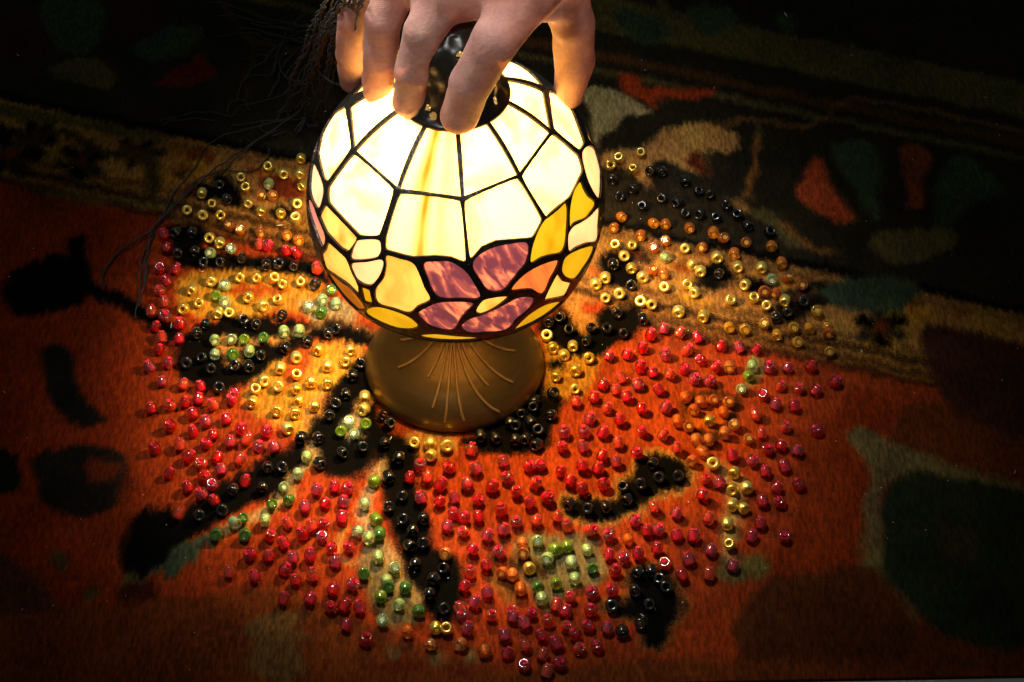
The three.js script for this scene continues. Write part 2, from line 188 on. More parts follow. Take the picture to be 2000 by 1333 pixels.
// glass colours: marbled sheets, looked up in metres on the globe
const glassTex = (fn) => dataTex(512, 512, fn, false);
const mix = (a, b, t) => a.map((x, i) => x + (b[i] - x) * clamp(t, 0, 1));
const swirl = (u, v, f) => fbm(u * f + 2 * fbm(u * f * 0.7 + 9, v * f * 0.7, 3), v * f + 2 * fbm(u * f * 0.6, v * f * 0.6 + 4, 3), 4);
const GL = {
  cream: glassTex((u, v) => mix([0.54, 0.49, 0.35], [0.32, 0.19, 0.07], 2.8 * (swirl(u, v, 6) - 0.45))),
  warm: glassTex((u, v) => mix([0.50, 0.44, 0.33], [0.25, 0.12, 0.03], 2.6 * (swirl(u, v, 7) - 0.42))),
  streak: glassTex((u, v) => { const w = u + 0.02 * noise(u * 4, v * 7), s = Math.exp(-Math.pow((w - 0.46) / 0.036, 2)) + 0.55 * Math.exp(-Math.pow((w - 0.56) / 0.05, 2)) + 0.35 * (noise(u * 30, v * 2.5) - 0.4); return mix([0.50, 0.41, 0.28], [0.19, 0.06, 0.006], 1.12 * s * (0.75 + 0.5 * noise(5, v * 8))); }),
  yellow: glassTex((u, v) => mix([0.33, 0.25, 0.13], [0.25, 0.11, 0.018], 2 * (swirl(u, v, 7) - 0.4))),
  leaf: glassTex((u, v) => mix([0.20, 0.165, 0.012], [0.15, 0.105, 0.005], 2 * (swirl(u, v, 8) - 0.4))),
  purple: glassTex((u, v) => { const s = swirl(u * 2.2 + v * 1.3, v * 0.7 - u * 0.4, 13); return mix(mix([0.05, 0.017, 0.06], [0.14, 0.047, 0.10], 3.4 * (s - 0.32)), [0.34, 0.135, 0.15], 3.4 * (s - 0.5)); }),
  orange: glassTex((u, v) => { const s = swirl(u * 2.4 + v * 0.8, v * 0.6, 12); return mix([0.27, 0.085, 0.045], [0.15, 0.032, 0.03], 3 * (s - 0.4)); }),
  pink: glassTex((u, v) => mix([0.38, 0.27, 0.33], [0.30, 0.17, 0.18], 2 * (swirl(u, v, 6) - 0.4))),
  amber: glassTex((u, v) => mix([0.13, 0.06, 0.012], [0.08, 0.03, 0.006], 2 * (swirl(u, v, 9) - 0.4))),
  mauve: glassTex((u, v) => mix([0.17, 0.085, 0.15], [0.26, 0.13, 0.12], 3 * (swirl(u, v, 9) - 0.42))),
};
const GM = {}; for (const k in GL) GM[k] = phy({ map: GL[k], roughness: 0.93, specularIntensity: 0.35, transmission: /cream|warm|streak/.test(k) ? 0.52 : 0.3, thickness: 0, side: THREE.DoubleSide });
// panes traced on the globe: kind, corner style (1 straight, 0 curved), outline
const PANES = [
  ['warm', 1, '638,236 674,210 686,290 642,352 634,345 623,297'], ['cream', 1, '692,303 768,371 741,457 703,457 645,395 644,366'], ['streak', 1, '783,380 897,394 908,508 882,500 850,497 808,500 756,486 756,462'],
  ['cream', 1, '909,394 1010,350 1056,428 1038,462 968,468 940,480 919,502'], ['cream', 1, '1020,345 1079,264 1128,305 1136,333 1112,382 1084,406 1066,422'], ['cream', 1, '1072,181 1088,185 1116,214 1139,276 1129,292 1082,253'],
  ['pink', 0, '1136,300 1150,286 1164,296 1172,326 1170,386 1152,364 1140,330'], ['mauve', 0, '1174,340 1181,360 1183,412 1176,390'], ['yellow', 0, '1129,208 1150,240 1165,286 1148,272'],
  ['orange', 0, '627,250 620,296 613,314 616,276'], ['pink', 0, '614,320 632,362 631,388 622,406 608,378 608,344'], ['mauve', 0, '602,390 612,398 622,425 636,460 631,480 618,450 605,412'], ['amber', 0, '604,436 616,466 627,506 612,470'],
  ['yellow', 1, '638,402 697,464 681,489 667,482 640,453 626,422'], ['yellow', 1, '643,474 676,504 686,526 700,558 700,573 680,554 637,524 630,499 637,490'],
  ['pink', 0, '702,470 738,469 744,480 742,494 730,503 690,506 688,494 694,478'], ['pink', 0, '688,516 720,512 747,508 746,526 735,546 722,556 704,550 693,538'], ['leaf', 1, '707,561 722,566 727,591 713,588'],
  ['yellow', 0, '756,500 782,506 806,514 818,534 828,560 839,584 815,597 798,610 770,602 739,592 735,566 750,544 755,520'], ['leaf', 0, '719,604 740,599 775,608 800,619 816,634 805,642 776,641 745,630 718,615'],
  ['purple', 0, '829,515 855,511 880,512 908,530 926,556 936,581 900,582 861,581 846,566 838,546'], ['purple', 0, '930,504 958,486 990,478 1029,476 1027,510 1012,530 1000,545 982,566 955,566 938,544 925,522'], ['orange', 0, '999,565 1014,545 1034,529 1060,516 1088,509 1084,526 1074,544 1060,573 1040,564 1022,564'],
  ['purple', 0, '818,612 838,598 862,590 900,589 924,592 912,606 898,622 890,638 878,645 850,640 832,630'], ['yellow', 0, '931,605 942,588 958,582 990,579 976,593 956,606 938,612'], ['purple', 0, '902,636 918,622 940,615 966,604 990,592 1012,581 1034,580 1042,588 1030,606 1008,624 988,645 950,649 916,650'],
  ['leaf', 0, '1105,398 1106,446 1099,488 1076,496 1056,502 1038,512 1037,496 1044,468 1058,438 1080,413'], ['leaf', 0, '1133,356 1140,370 1148,384 1162,397 1152,415 1142,425 1122,433 1113,443 1112,414 1116,388 1122,370'], ['pink', 0, '1169,406 1168,440 1166,468 1146,473 1126,481 1111,489 1109,460 1118,444 1132,436 1150,424'],
  ['leaf', 0, '1098,516 1106,500 1134,486 1158,482 1154,500 1140,522 1124,543 1108,541 1098,530'], ['yellow', 1, '1087,536 1096,549 1114,554 1103,577 1063,585 1074,560'], ['leaf', 0, '1104,590 1088,610 1060,630 1030,644 998,654 1012,633 1040,608 1072,592'], ['leaf', 0, '820,655 846,651 890,655 940,659 920,664 880,666 840,662'],
  ['amber', 0, '642,534 664,545 684,560 712,597 702,604 684,595 658,562'], ['amber', 0, '1158,508 1158,526 1140,560 1126,576 1119,568 1138,540'], ['leaf', 0, '1172,420 1178,430 1172,458 1170,440'],
];
{
  const shade = new THREE.Group(); // the shade's pieces are placed about the globe's centre
  const D2R = Math.PI / 180, LATS = [-27.5 * D2R, 70.5 * D2R], shapes = [];
  const seam = Math.PI + 8 * D2R;                                  // longitude where the strip is cut, at the back
  const wrap = (l, ref) => { while (l - ref > Math.PI) l -= 2 * Math.PI; while (l - ref < -Math.PI) l += 2 * Math.PI; return l; };
  const norm = (l) => { let x = l; while (x > seam) x -= 2 * Math.PI; while (x <= seam - 2 * Math.PI) x += 2 * Math.PI; return x; };
  for (const [kind, straight, s] of PANES) {
    let q = s.split(' ').map((p) => p.split(',').map(Number)), pts = [];
    const curve = new THREE.CatmullRomCurve3(q.map(([a, b]) => V(a, b, 0)), true, 'catmullrom', straight ? 0.12 : 0.5);
    curve.getPoints(q.length * (straight ? 5 : 4)).slice(0, -1).forEach((p) => { const q = onGlobe(p.x, p.y); pts.push([q[0], Math.max(q[1], LATS[0] + 0.018)]); });
    const ref = pts.reduce((a, p) => a + wrap(p[0], pts[0][0]), 0) / pts.length; pts = pts.map(([l, f]) => [wrap(l, ref), f]);
    const out = []; for (const p of pts) if (!out.length || Math.hypot(p[0] - out.at(-1)[0], p[1] - out.at(-1)[1]) > 0.004) out.push(p);
    shapes.push({ kind, pts: out });
  }
  // upper ring of ten panes, all the way round (nodes as read from the front)
  const SEEN = [[681, 203], [690, 294], [777, 371], [904, 388], [1015, 343], [1078, 257], [1062, 172]];
  const node = []; const ring = [[-100, 46.5], [-62, 46.2], [-25.4, 43.4], [8, 42.7], [40.6, 44.7], [78.3, 46.6], [115, 44], [151, 44], [187, 44], [223, 44]];
  ring.forEach(([a, b], i) => node.push(i < 7 && i < SEEN.length ? onGlobe(...SEEN[i]) : [a * D2R, b * D2R]));
  for (let i = 1; i < 10; i++) node[i][0] = wrap(node[i][0], node[i - 1][0]);
  for (let i = 0; i < 10; i++) {
    const a = node[i], b = i < 9 ? node[i + 1] : [node[0][0] + 2 * Math.PI, node[0][1]], g = 0.9 * D2R, t = 69 * D2R, pts = [], g2 = 2.4 * D2R;
    const add = (l0, f0, l1, f1) => { for (let k = 0; k < 6; k++) pts.push([l0 + (l1 - l0) * k / 6, f0 + (f1 - f0) * k / 6]); };
    const droop = (l0, f0, l1, f1) => { const p0 = globe(l0, f0, 1), p1 = globe(l1, f1, 1); for (let k = 0; k < 6; k++) { const p = p0.clone().lerp(p1, k / 6).normalize(); pts.push([wrap(Math.atan2(p.x, p.z), l0), Math.asin(p.y)]); } };
    if (i < 6) {                                                    // lower edges seen from the front follow the photograph
      const A = SEEN[i], B = SEEN[i + 1], l = Math.hypot(B[0] - A[0], B[1] - A[1]), nx = (B[1] - A[1]) / l, ny = -(B[0] - A[0]) / l;
      for (let k = 0; k < 7; k++) { const t2 = 5.5 / l + (1 - 11 / l) * k / 6; pts.push(onGlobe(A[0] + (B[0] - A[0]) * t2 + nx * 4.5, A[1] + (B[1] - A[1]) * t2 + ny * 4.5)); }
      pts.forEach((p) => { p[0] = wrap(p[0], a[0]); });
    } else droop(a[0] + g, a[1] + 0.6 * D2R, b[0] - g, b[1] + 0.6 * D2R);
    const e0 = pts[0], e1 = pts.at(-1);
    add(e1[0], e1[1], b[0] - g2, t); add(b[0] - g2, t, a[0] + g2, t); add(a[0] + g2, t, e0[0], e0[1]); pts.splice(i < 6 ? 7 : 6, i < 6 ? 1 : 0);
    shapes.push({ kind: i === 2 ? 'streak' : 'cream', pts });
  }
  // the side that faces away: plain cells wherever nothing is traced
  const inside = (p, poly) => { let r = false; for (let i = 0, j = poly.length - 1; i < poly.length; j = i++) { const [xi, yi] = poly[i], [xj, yj] = poly[j], x = wrap(p[0], xi); if ((yi > p[1]) !== (yj > p[1]) && x < (wrap(xj, xi) - xi) * (p[1] - yi) / (yj - yi) + xi) r = !r; } return r; };
  const traced = shapes.slice();
  const bands = [[44, 24, 'cream'], [22.6, 4, 'warm'], [2.6, -12, 'yellow'], [-13.4, -26, 'purple']];
  bands.forEach(([f1, f0, kind], bi) => {
    const w = bi < 2 ? 36 : 18, n = 360 / w;
    for (let i = 0; i < n; i++) {
      let l0 = -100 + i * w + (bi % 2 ? 0 : 0) + 0.8, l1 = l0 + w - 1.6, pts = [];
      const per = (t) => { const q = t * 4, k = Math.floor(q) % 4, f = q - Math.floor(q); return [[l0 + (l1 - l0) * f, f0], [l1, f0 + (f1 - f0) * f], [l1 + (l0 - l1) * f, f1], [l0, f1 + (f0 - f1) * f]][k]; };
      for (let k = 0; k < 24; k++) { const p = per(k / 24); pts.push([p[0] * D2R, p[1] * D2R]); }
      const mid = [(l0 + l1) / 2 * D2R, (f0 + f1) / 2 * D2R], grow = pts.map(([a, b]) => [mid[0] + (a - mid[0]) * 1.05, mid[1] + (b - mid[1]) * 1.05]);
      const test = [...grow, mid]; for (let k = 1; k < 6; k++) for (let m = 1; m < 6; m++) test.push([(l0 + (l1 - l0) * k / 6) * D2R, (f0 + (f1 - f0) * m / 6) * D2R]);
      let hit = test.some((p) => traced.some((s) => inside(p, s.pts))) || traced.some((s) => s.pts.some((p) => inside(p, grow)));
      const c = norm(mid[0]); if (c - (l1 - l0) / 2 * D2R < seam - 2 * Math.PI + 0.02 || c + (l1 - l0) / 2 * D2R > seam - 0.02) hit = hit || (c + (l1 - l0) / 2 * D2R > seam + 0.0);
      if (!hit) shapes.push({ kind: kind === 'purple' && i % 3 ? 'yellow' : kind, pts });
    }
  });
  // leading: the whole strip less the panes, as a bevelled band bent round the globe
  const U = (l, f) => new THREE.Vector2(l * GR, f * GR);
  const outer = new THREE.Shape(); const N = 60; const x0 = (seam - 2 * Math.PI), x1 = seam;
  for (let i = 0; i <= N; i++) { const p = U(x0 + (x1 - x0) * i / N, LATS[0]); i ? outer.lineTo(p.x, p.y) : outer.moveTo(p.x, p.y); }
  for (let i = 0; i <= N; i++) { const p = U(x1 + (x0 - x1) * i / N, LATS[1]); outer.lineTo(p.x, p.y); }
  const area = (p) => p.reduce((a, q, i) => { const r = p[(i + 1) % p.length]; return a + q[0] * r[1] - r[0] * q[1]; }, 0);
  for (const s of shapes) {
    const mid = s.pts.reduce((a, p) => a + p[0], 0) / s.pts.length, shift = norm(mid) - mid; s.pts = s.pts.map(([l, f]) => [l + shift, f]);
    if (area(s.pts) < 0) s.pts.reverse();
    s.cut = s.pts.every(([l]) => l > x0 + 0.004 && l < x1 - 0.004);
    if (s.cut) outer.holes.push(new THREE.Path(s.pts.map(([l, f]) => U(l, f))));
  }
  let g = new THREE.ExtrudeGeometry(outer, { depth: 0.0011, bevelEnabled: true, bevelThickness: 0.00035, bevelSize: 0.00022, bevelOffset: -0.00036, bevelSegments: 2, curveSegments: 1 });
  g.deleteAttribute('uv'); g.deleteAttribute('normal'); g = new TessellateModifier(0.005, 7).modify(g);
  const bend = (geo, base) => { const p = geo.attributes.position, v = V(); for (let i = 0; i < p.count; i++) { v.copy(globe(p.getX(i) / GR, p.getY(i) / GR, base + p.getZ(i))); p.setXYZ(i, v.x, v.y, v.z); } return geo; };
  { const p = g.attributes.position, uv = new Float32Array(p.count * 2); for (let i = 0; i < p.count; i++) { uv[2 * i] = p.getX(i) / 0.03; uv[2 * i + 1] = p.getY(i) / 0.03 + p.getZ(i) / 0.03; } g.setAttribute('uv', new THREE.BufferAttribute(uv, 2)); }
  bend(g, GR - 0.0008); g = toCreasedNormals(g, 0.6);
  const solder = dataTex(512, 512, (u, v) => { const h = 0.7 * fbm(u * 14, v * 14, 3) + 0.3 * fbm(u * 60 + 5, v * 60, 2); return [h, h, h]; });
  const lead = mesh('lampshade', g, std({ color: lin(0.03, 0.027, 0.023), roughness: 0.34, metalness: 0.55, bumpMap: solder, bumpScale: 0.0006 }), lamp); lead.position.copy(GC);
  const nm = { purple: 'purple marbled glass petal', orange: 'orange red marbled glass petal', leaf: 'olive green glass leaf', pink: 'pale pink glass piece', yellow: 'amber yellow glass pane', streak: 'cream glass pane with amber streak', amber: 'brown amber glass piece', mauve: 'mauve glass petal', warm: 'warm cream glass pane', cream: null };
  for (const s of shapes) {
    if (!s.cut) continue;
    const n = s.pts.length, o = s.pts.map((p, i) => {                  // reach 0.5 mm under the lead
      const a = s.pts[(i + n - 1) % n], b = s.pts[(i + 1) % n], k = Math.cos(p[1]); let tx = (b[0] - a[0]) * k, ty = b[1] - a[1]; const l = Math.hypot(tx, ty) || 1;
      return [p[0] + ty / l * 0.0005 / GR / k, p[1] - tx / l * 0.0005 / GR];
    });
    let pg = new THREE.ShapeGeometry(new THREE.Shape(o.map(([l, f]) => U(l, f)))); pg.deleteAttribute('normal'); pg.deleteAttribute('uv'); pg = new TessellateModifier(0.004, 6).modify(pg.toNonIndexed());
    const p = pg.attributes.position, uv = new Float32Array(p.count * 2), off = [rnd() * 0.4 - 0.2, rnd() * 0.4 - 0.2], mx = s.kind === 'streak' ? -8.7 * D2R : s.pts.reduce((a, q) => a + q[0], 0) / n, my = s.pts.reduce((a, q) => a + q[1], 0) / n, k = Math.cos(my);
    for (let i = 0; i < p.count; i++) { uv[2 * i] = (p.getX(i) - mx * GR) * k / 0.075 + 0.5 + (s.kind === 'streak' ? 0 : off[0]); uv[2 * i + 1] = (p.getY(i) - my * GR) / 0.075 + 0.5 + off[1]; }
    bend(pg, GR - 0.00035); pg.setAttribute('uv', new THREE.BufferAttribute(uv, 2)); pg = mergeVertices(pg, 1e-7); const q = pg.attributes.position, nn = new Float32Array(q.count * 3); for (let i = 0; i < q.count; i++) { const v = V().fromBufferAttribute(q, i).normalize(); nn.set([v.x, v.y, v.z], 3 * i); } pg.setAttribute('normal', new THREE.BufferAttribute(nn, 3));
    mesh('glass_pane', pg, GM[s.kind], lead, nm[s.kind]);
  }
  // rim at the bottom
  const rim = new THREE.TorusGeometry(GR * Math.cos(LATS[0]), 0.0009, 8, 90); rim.rotateX(Math.PI / 2); const rm = mesh('rim', rim, lead.material, lamp); rm.position.set(GC.x, GC.y + GR * Math.sin(LATS[0]), 0);
  // cap: a cast bell with openings through which the light shows
  const y0 = GC.y + GR * Math.sin(69.2 * D2R), cp = smoothPts([[0.0205, -0.0012], [0.0208, 0.0004], [0.0185, 0.0028], [0.0165, 0.007], [0.0158, 0.013], [0.0162, 0.019], [0.0158, 0.025], [0.0138, 0.0295], [0.0100, 0.0325], [0.0075, 0.034], [0.0001, 0.0345]], 110);
  const pos = [], S = 240, holes = [[-30, 0.0055, 7, 0.0011], [-22, 0.0032, 9, 0.0013], [14, 0.0285, 14, 0.0012], [60, 0.004, 8, 0.0014], [150, 0.005, 8, 0.0014], [-100, 0.005, 8, 0.0014], [100, 0.006, 8, 0.0013]];
  const bump = (a, i) => 1 + 0.035 * Math.sin(a * 12) * Math.sin(i * 0.2) + 0.03 * (fbm(a * 4 + 20, i * 0.14, 3) - 0.5);
  const at = (i, j) => { const a = (j % S) / S * 2 * Math.PI, [r, y] = cp[i], k = i > 14 && i < cp.length - 5 ? bump(a, i) : 1; return V(Math.sin(a) * r * k, y, Math.cos(a) * r * k); };
  for (let i = 0; i < cp.length - 1; i++) for (let j = 0; j < S; j++) {
    const a = ((j + 0.5) / S * 360 + 180) % 360 - 180, y = (cp[i][1] + cp[i + 1][1]) / 2; if (holes.some(([ha, hy, wa, wy]) => Math.hypot((a - ha) / wa * 2, (y - hy) / wy) < 1)) continue;
    const A = at(i, j), B = at(i, j + 1), C = at(i + 1, j + 1), D = at(i + 1, j); for (const p of [A, B, C, A, C, D]) pos.push(p.x, p.y, p.z);
  }
  let cg = new THREE.BufferGeometry(); cg.setAttribute('position', new THREE.Float32BufferAttribute(pos, 3)); cg = mergeVertices(cg, 1e-6); cg.computeVertexNormals();
  const cap = mesh('cap', cg, std({ color: lin(0.018, 0.016, 0.013), roughness: 0.33, metalness: 0.3, side: THREE.DoubleSide }), lamp); cap.position.set(GC.x, y0, 0);
}

// ---------------------------------------------------------------- the hand that holds the lamp by its cap
{
  const chains = { // joints: photo x, y, pixels towards the camera from the globe's centre, radius in pixels
    pinky: [[688, 158, 20, 24], [682, 105, 95, 27], [690, 40, 170, 30], [735, -50, 250, 36]],
    ring: [[738, 176, 158, 29], [742, 120, 222, 32], [748, 40, 290, 34], [790, -50, 330, 40]],
    middle: [[800, 198, 240, 31], [806, 140, 300, 33], [826, 62, 355, 36], [880, -25, 378, 44]],
    index: [[897, 226, 295, 35], [920, 162, 352, 38], [967, 80, 412, 43], [1036, -20, 400, 52]],
    thumb: [[1110, 184, 62, 29], [1122, 118, 128, 38], [1118, 45, 205, 41], [1092, -60, 260, 50]],
  };
  const bones = []; const Pj = (j) => [atDepth(j[0], j[1], j[2]), j[3] * UNIT];
  const fingers = Object.values(chains).map((ch) => { const b = []; for (let i = 0; i + 1 < ch.length; i++) b.push([...Pj(ch[i]), ...Pj(ch[i + 1])]); return b; });
  const palm = [[[735, -50, 250, 36], [790, -50, 330, 40]], [[790, -50, 330, 40], [880, -25, 378, 44]], [[880, -30, 372, 46], [1036, -20, 392, 50]], [[1036, -35, 380, 50], [1100, -50, 270, 46]], [[880, -60, 350, 55], [960, -150, 420, 85]], [[1036, -50, 370, 60], [980, -160, 420, 90]], [[760, -60, 290, 50], [900, -170, 400, 85]], [[1092, -60, 260, 52], [1010, -150, 380, 80]], [[960, -170, 430, 95], [980, -420, 620, 105]], [[900, 8, 352, 24], [1000, 0, 378, 30]], [[832, 10, 345, 22], [905, 6, 352, 24]], [[1048, 24, 320, 20], [1098, 16, 235, 24]]];
  const palmBones = palm.map(([a, b]) => [...Pj(a), ...Pj(b)]);
  const tmp = V(), pa = V();
  const cap = (p, [a, ra, b, rb]) => { const bx = b.x - a.x, by = b.y - a.y, bz = b.z - a.z, px = p.x - a.x, py = p.y - a.y, pz = p.z - a.z, h = clamp((px * bx + py * by + pz * bz) / (bx * bx + by * by + bz * bz), 0, 1); return Math.hypot(px - bx * h, py - by * h, pz - bz * h) - (ra + (rb - ra) * h); };
  const smin = (a, b, k) => { const h = Math.max(k - Math.abs(a - b), 0) / k; return Math.min(a, b) - h * h * k * 0.25; };
  // skin creases over the joints of the index and middle finger
  const creases = []; for (const [key, i, r] of [['index', 2, 1], ['index', 1, 0.6], ['middle', 2, 0.7], ['middle', 1, 0.7], ['ring', 1, 0.6], ['thumb', 1, 0.8]]) { const ch = chains[key], j = atDepth(ch[i][0], ch[i][1], ch[i][2]), n = atDepth(ch[i - 1][0], ch[i - 1][1], ch[i - 1][2]).sub(j).normalize(); for (const o of [-9, -3, 4, 10]) creases.push([j.clone().addScaledVector(n, (o + rnd() * 2) * UNIT), n, ch[i][3] * UNIT * 1.25, r * (o === 4 || o === -3 ? 1 : 0.6)]); }
  const field = (p) => {
    let d = 1; fingers.forEach((b) => { let f = 1; for (const x of b) f = smin(f, cap(p, x), 6 * UNIT); d = smin(d, f, 9 * UNIT); });
    for (const x of palmBones) d = smin(d, cap(p, x), 26 * UNIT);
    if (Math.abs(d) < 0.004) {
      for (const [c, n, r, s] of creases) { tmp.copy(p).sub(c); const t = tmp.dot(n); if (Math.abs(t) < 0.002 && tmp.length() < r) d += 0.0005 * s * Math.exp(-t * t / (0.00035 * 0.00035)) * (1 - tmp.length() / r) * 2; }
      d += 0.0007 * (noise(p.x * 160 + 7, p.y * 160 + p.z * 130) - 0.5);
    }
    return d;
  };
  const lo = atDepth(900, 60, 230), half = 0.066, size = 136, mc = new MarchingCubes(size, std({}), false, false, 400000);
  mc.isolation = 0; lo.y += 0.006;
  const hs = size / 2; for (let z = 0; z < size; z++) for (let y = 0; y < size; y++) for (let x = 0; x < size; x++) { pa.set(lo.x + (x - hs) / hs * half, lo.y + (y - hs) / hs * half, lo.z + (z - hs) / hs * half); mc.field[x + y * size + z * size * size] = -field(pa); }
  mc.update(); const n = mc.count, P = new Float32Array(n * 3); for (let i = 0; i < n; i++) for (let k = 0; k < 3; k++) P[3 * i + k] = mc.positionArray[3 * i + k] * half + lo.getComponent(k);
  let g = new THREE.BufferGeometry(); g.setAttribute('position', new THREE.BufferAttribute(P, 3)); g = mergeVertices(g, 1e-5); g.computeVertexNormals();
  const q = g.attributes.position, uv = new Float32Array(q.count * 2); for (let i = 0; i < q.count; i++) { uv[2 * i] = (q.getX(i) + 0.2 * q.getZ(i)) / 0.04; uv[2 * i + 1] = (q.getY(i) - 0.8 * q.getZ(i)) / 0.04; } g.setAttribute('uv', new THREE.BufferAttribute(uv, 2));
  const skin = dataTex(512, 512, (u, v) => { const m = fbm(u * 9, v * 9, 4), s = nz(u * 512, v * 512), b = fbm(u * 40, v * 40, 2); const t = 0.82 + 0.22 * m + 0.08 * s + 0.1 * b; return [0.78 * t, 0.60 * t * (0.96 + 0.06 * m), 0.54 * t]; }, true);
  const pore = dataTex(512, 512, (u, v) => { const h = 0.5 * fbm(u * 60, v * 60, 2) + 0.25 * nz(u * 512, v * 512) + 0.25 * Math.abs(Math.sin((v + 0.05 * fbm(u * 6, v * 6, 2)) * 150)); return [h, h, h]; });
  const hand = mesh('hand', g, phy({ map: skin, bumpMap: pore, bumpScale: 0.00016, roughness: 0.62, specularIntensity: 0.5, transmission: 0.46, thickness: 0 }), scene);
  tag(hand, 'bare right hand reaching down from above and gripping the cap of the lit lamp', 'hand');
  // nail of the middle finger
  const tip = atDepth(803, 196, 240), toCam = camPos.clone().sub(tip).normalize(), ax = atDepth(800, 198, 240).sub(atDepth(806, 140, 300)).normalize(), nrm = toCam.clone().addScaledVector(ax, -toCam.dot(ax)).normalize();
  const ng = new THREE.SphereGeometry(1, 24, 16); ng.scale(0.0033, 0.0048, 0.0012); const m4 = new THREE.Matrix4().makeBasis(V().crossVectors(ax, nrm), ax, nrm); ng.applyMatrix4(m4); const np = tip.clone().addScaledVector(nrm, 0.0053); ng.translate(np.x, np.y, np.z);
  mesh('fingernail', ng, std({ color: lin(0.42, 0.24, 0.19), roughness: 0.35 }), hand);
}

// ---------------------------------------------------------------- black threads
{
  const t = thing('thread_tassel', 'loose tassel of twisted black threads trailing from the hand over the upper left rug', 'thread tassel');
  const mats = [0.010, 0.014, 0.02].map((c) => phy({ color: lin(c, c, c * 1.02), roughness: 0.55, sheen: 1, sheenColor: lin(0.1, 0.1, 0.105), sheenRoughness: 0.4 }));
  let count = 0;
  function strand(s, r = 0.00022 + rnd() * 0.00016, ply = 2) {                        // photo x, y, height in mm
    const pts = s.trim().split(/\s+/).map((p) => { const [x, y, h] = p.split(',').map(Number); return atHeight(x, y, Math.max(h, 0.6) / 1000); });
    const c = new THREE.CatmullRomCurve3(pts, false, 'centripetal'), len = c.getLength(), n = Math.ceil(len / 0.0006), F = c.computeFrenetFrames(n, false), gs = [], ph = rnd() * 6;
    const base = c.getSpacedPoints(n).map((p, i) => p.add(V(noise(i * 0.12, ph * 9) - 0.5, 0, noise(i * 0.12 + 50, ph * 9) - 0.5).multiplyScalar(0.0016)));
    for (let k = 0; k < ply; k++) {
      const hp = base.map((p, i) => { const a = ph + k * 2 * Math.PI / ply + i * 0.0006 / 0.0021 * 2 * Math.PI; return p.clone().addScaledVector(F.normals[i], Math.cos(a) * r * 0.85).addScaledVector(F.binormals[i], Math.sin(a) * r * 0.85).setY(Math.max(0, p.y + Math.sin(a) * r * 0.2) + F.normals[i].y * Math.cos(a) * r); });
      gs.push(new THREE.TubeGeometry(new THREE.CatmullRomCurve3(hp), Math.min(n, 420), r, 5));
    }
    mesh('strand', mergeGeometries(gs), mats[count++ % 3], t);
  }
  const S = ['702,-8,190 659,36,150 630,90,95 594,158,40 540,189,16 468,209,6 446,227,3 414,218,2 360,224,1 313,237,1', '700,-8,186 660,50,140 650,110,80 640,170,40 632,214,20 594,230,8 522,236,3 450,246,1',
    '690,-8,182 640,60,120 600,150,50 576,223,14 504,248,4 432,266,2 396,295,1 378,331,1 356,356,1 331,392,1 317,425,1 299,454,1 291,475,1 282,490,1 274,531,1 270,577,1 265,622,1',
    '297,450,1.6 250,478,1.6 214,511,1.2 203,540,1 206,560,1', '524,290,1 522,310,1 493,331,1 432,335,1.4 396,346,2 360,378,2 324,414,1.6 305,440,1 292,480,1.4 287,510,1 280,560,1 272,600,1',
    '540,255,4 522,263,3 486,284,2 432,320,2 382,363,1.5 342,403,2.2 302,443,2 286,500,1 282,560,1', '554,72,8 540,112,6 533,144,4 490,148,2 468,169,2 461,202,1', '606,22,14 569,47,8 544,94,5 535,133,4 531,150,3',
    '640,60,120 626,144,62 648,158,58 672,164,60 684,162,62', '446,335,1.6 454,360,1 459,373,1', '700,-8,190 680,40,150 668,80,118 650,105,90', '712,-8,192 700,20,180 690,60,160 676,96,140 664,104,130',
    '560,90,20 545,120,12 560,150,10 590,160,20', '520,232,3 510,250,2 530,262,2 556,260,3', '600,200,14 560,235,6 520,262,3 470,300,2 440,330,1 430,340,1', '640,165,30 620,205,18 596,190,14 570,215,8 540,220,5', '486,215,3 470,195,3 450,200,2 446,222,2', '420,235,1 380,232,1 340,236,1 318,244,1'];
  S.forEach((s) => strand(s));
  for (let i = 0; i < 12; i++) {                                   // the hanging bundle
    const a = rnd(), b = rnd(), e = rnd(), x0 = 640 + a * 80, x1 = 600 + a * 62 + b * 16 - 8, x2 = 560 + a * 70 + e * 20, x3 = 545 + e * 90;
    strand(`${x0},-8,${180 + b * 12} ${x1 + 12},${45 + b * 12},${128 + e * 20} ${x1 - 6},${95 + e * 22},${78 + b * 16} ${x2},${150 + b * 26},${34 + e * 10} ${x3},${196 + e * 46},${8 + b * 9} ${x3 - 30 + b * 50},${222 + a * 40},3`);
  }
  for (let i = 0; i < 14; i++) {                                   // loose strands that wander over the rug
    let x = 690 - rnd() * 40, y = 20 + rnd() * 60, h = 130 - rnd() * 40, d = 2.2 + rnd() * 0.5, pts = []; const n = 6 + Math.floor(rnd() * 4);
    for (let k = 0; k < n; k++) { pts.push([x.toFixed(1), y.toFixed(1), Math.max(h, 1 + rnd() * 3).toFixed(1)]); x += Math.cos(d) * (26 + rnd() * 14); y += Math.sin(d) * (20 + rnd() * 14); h = h * 0.52 - 4; d += (rnd() - 0.45) * 1.1; d = clamp(d, 1.4, 3.5); }
    strand(pts.map((p) => p.join(',')).join(' '));
  }
  for (const a of [-0.5, -0.15, 0.2, 0.55]) strand(`682,163,62 ${692 + 4 * Math.cos(a)},${163 + 14 * a},63 ${696},${162 + 26 * a},63`, 0.00028, 1);
}

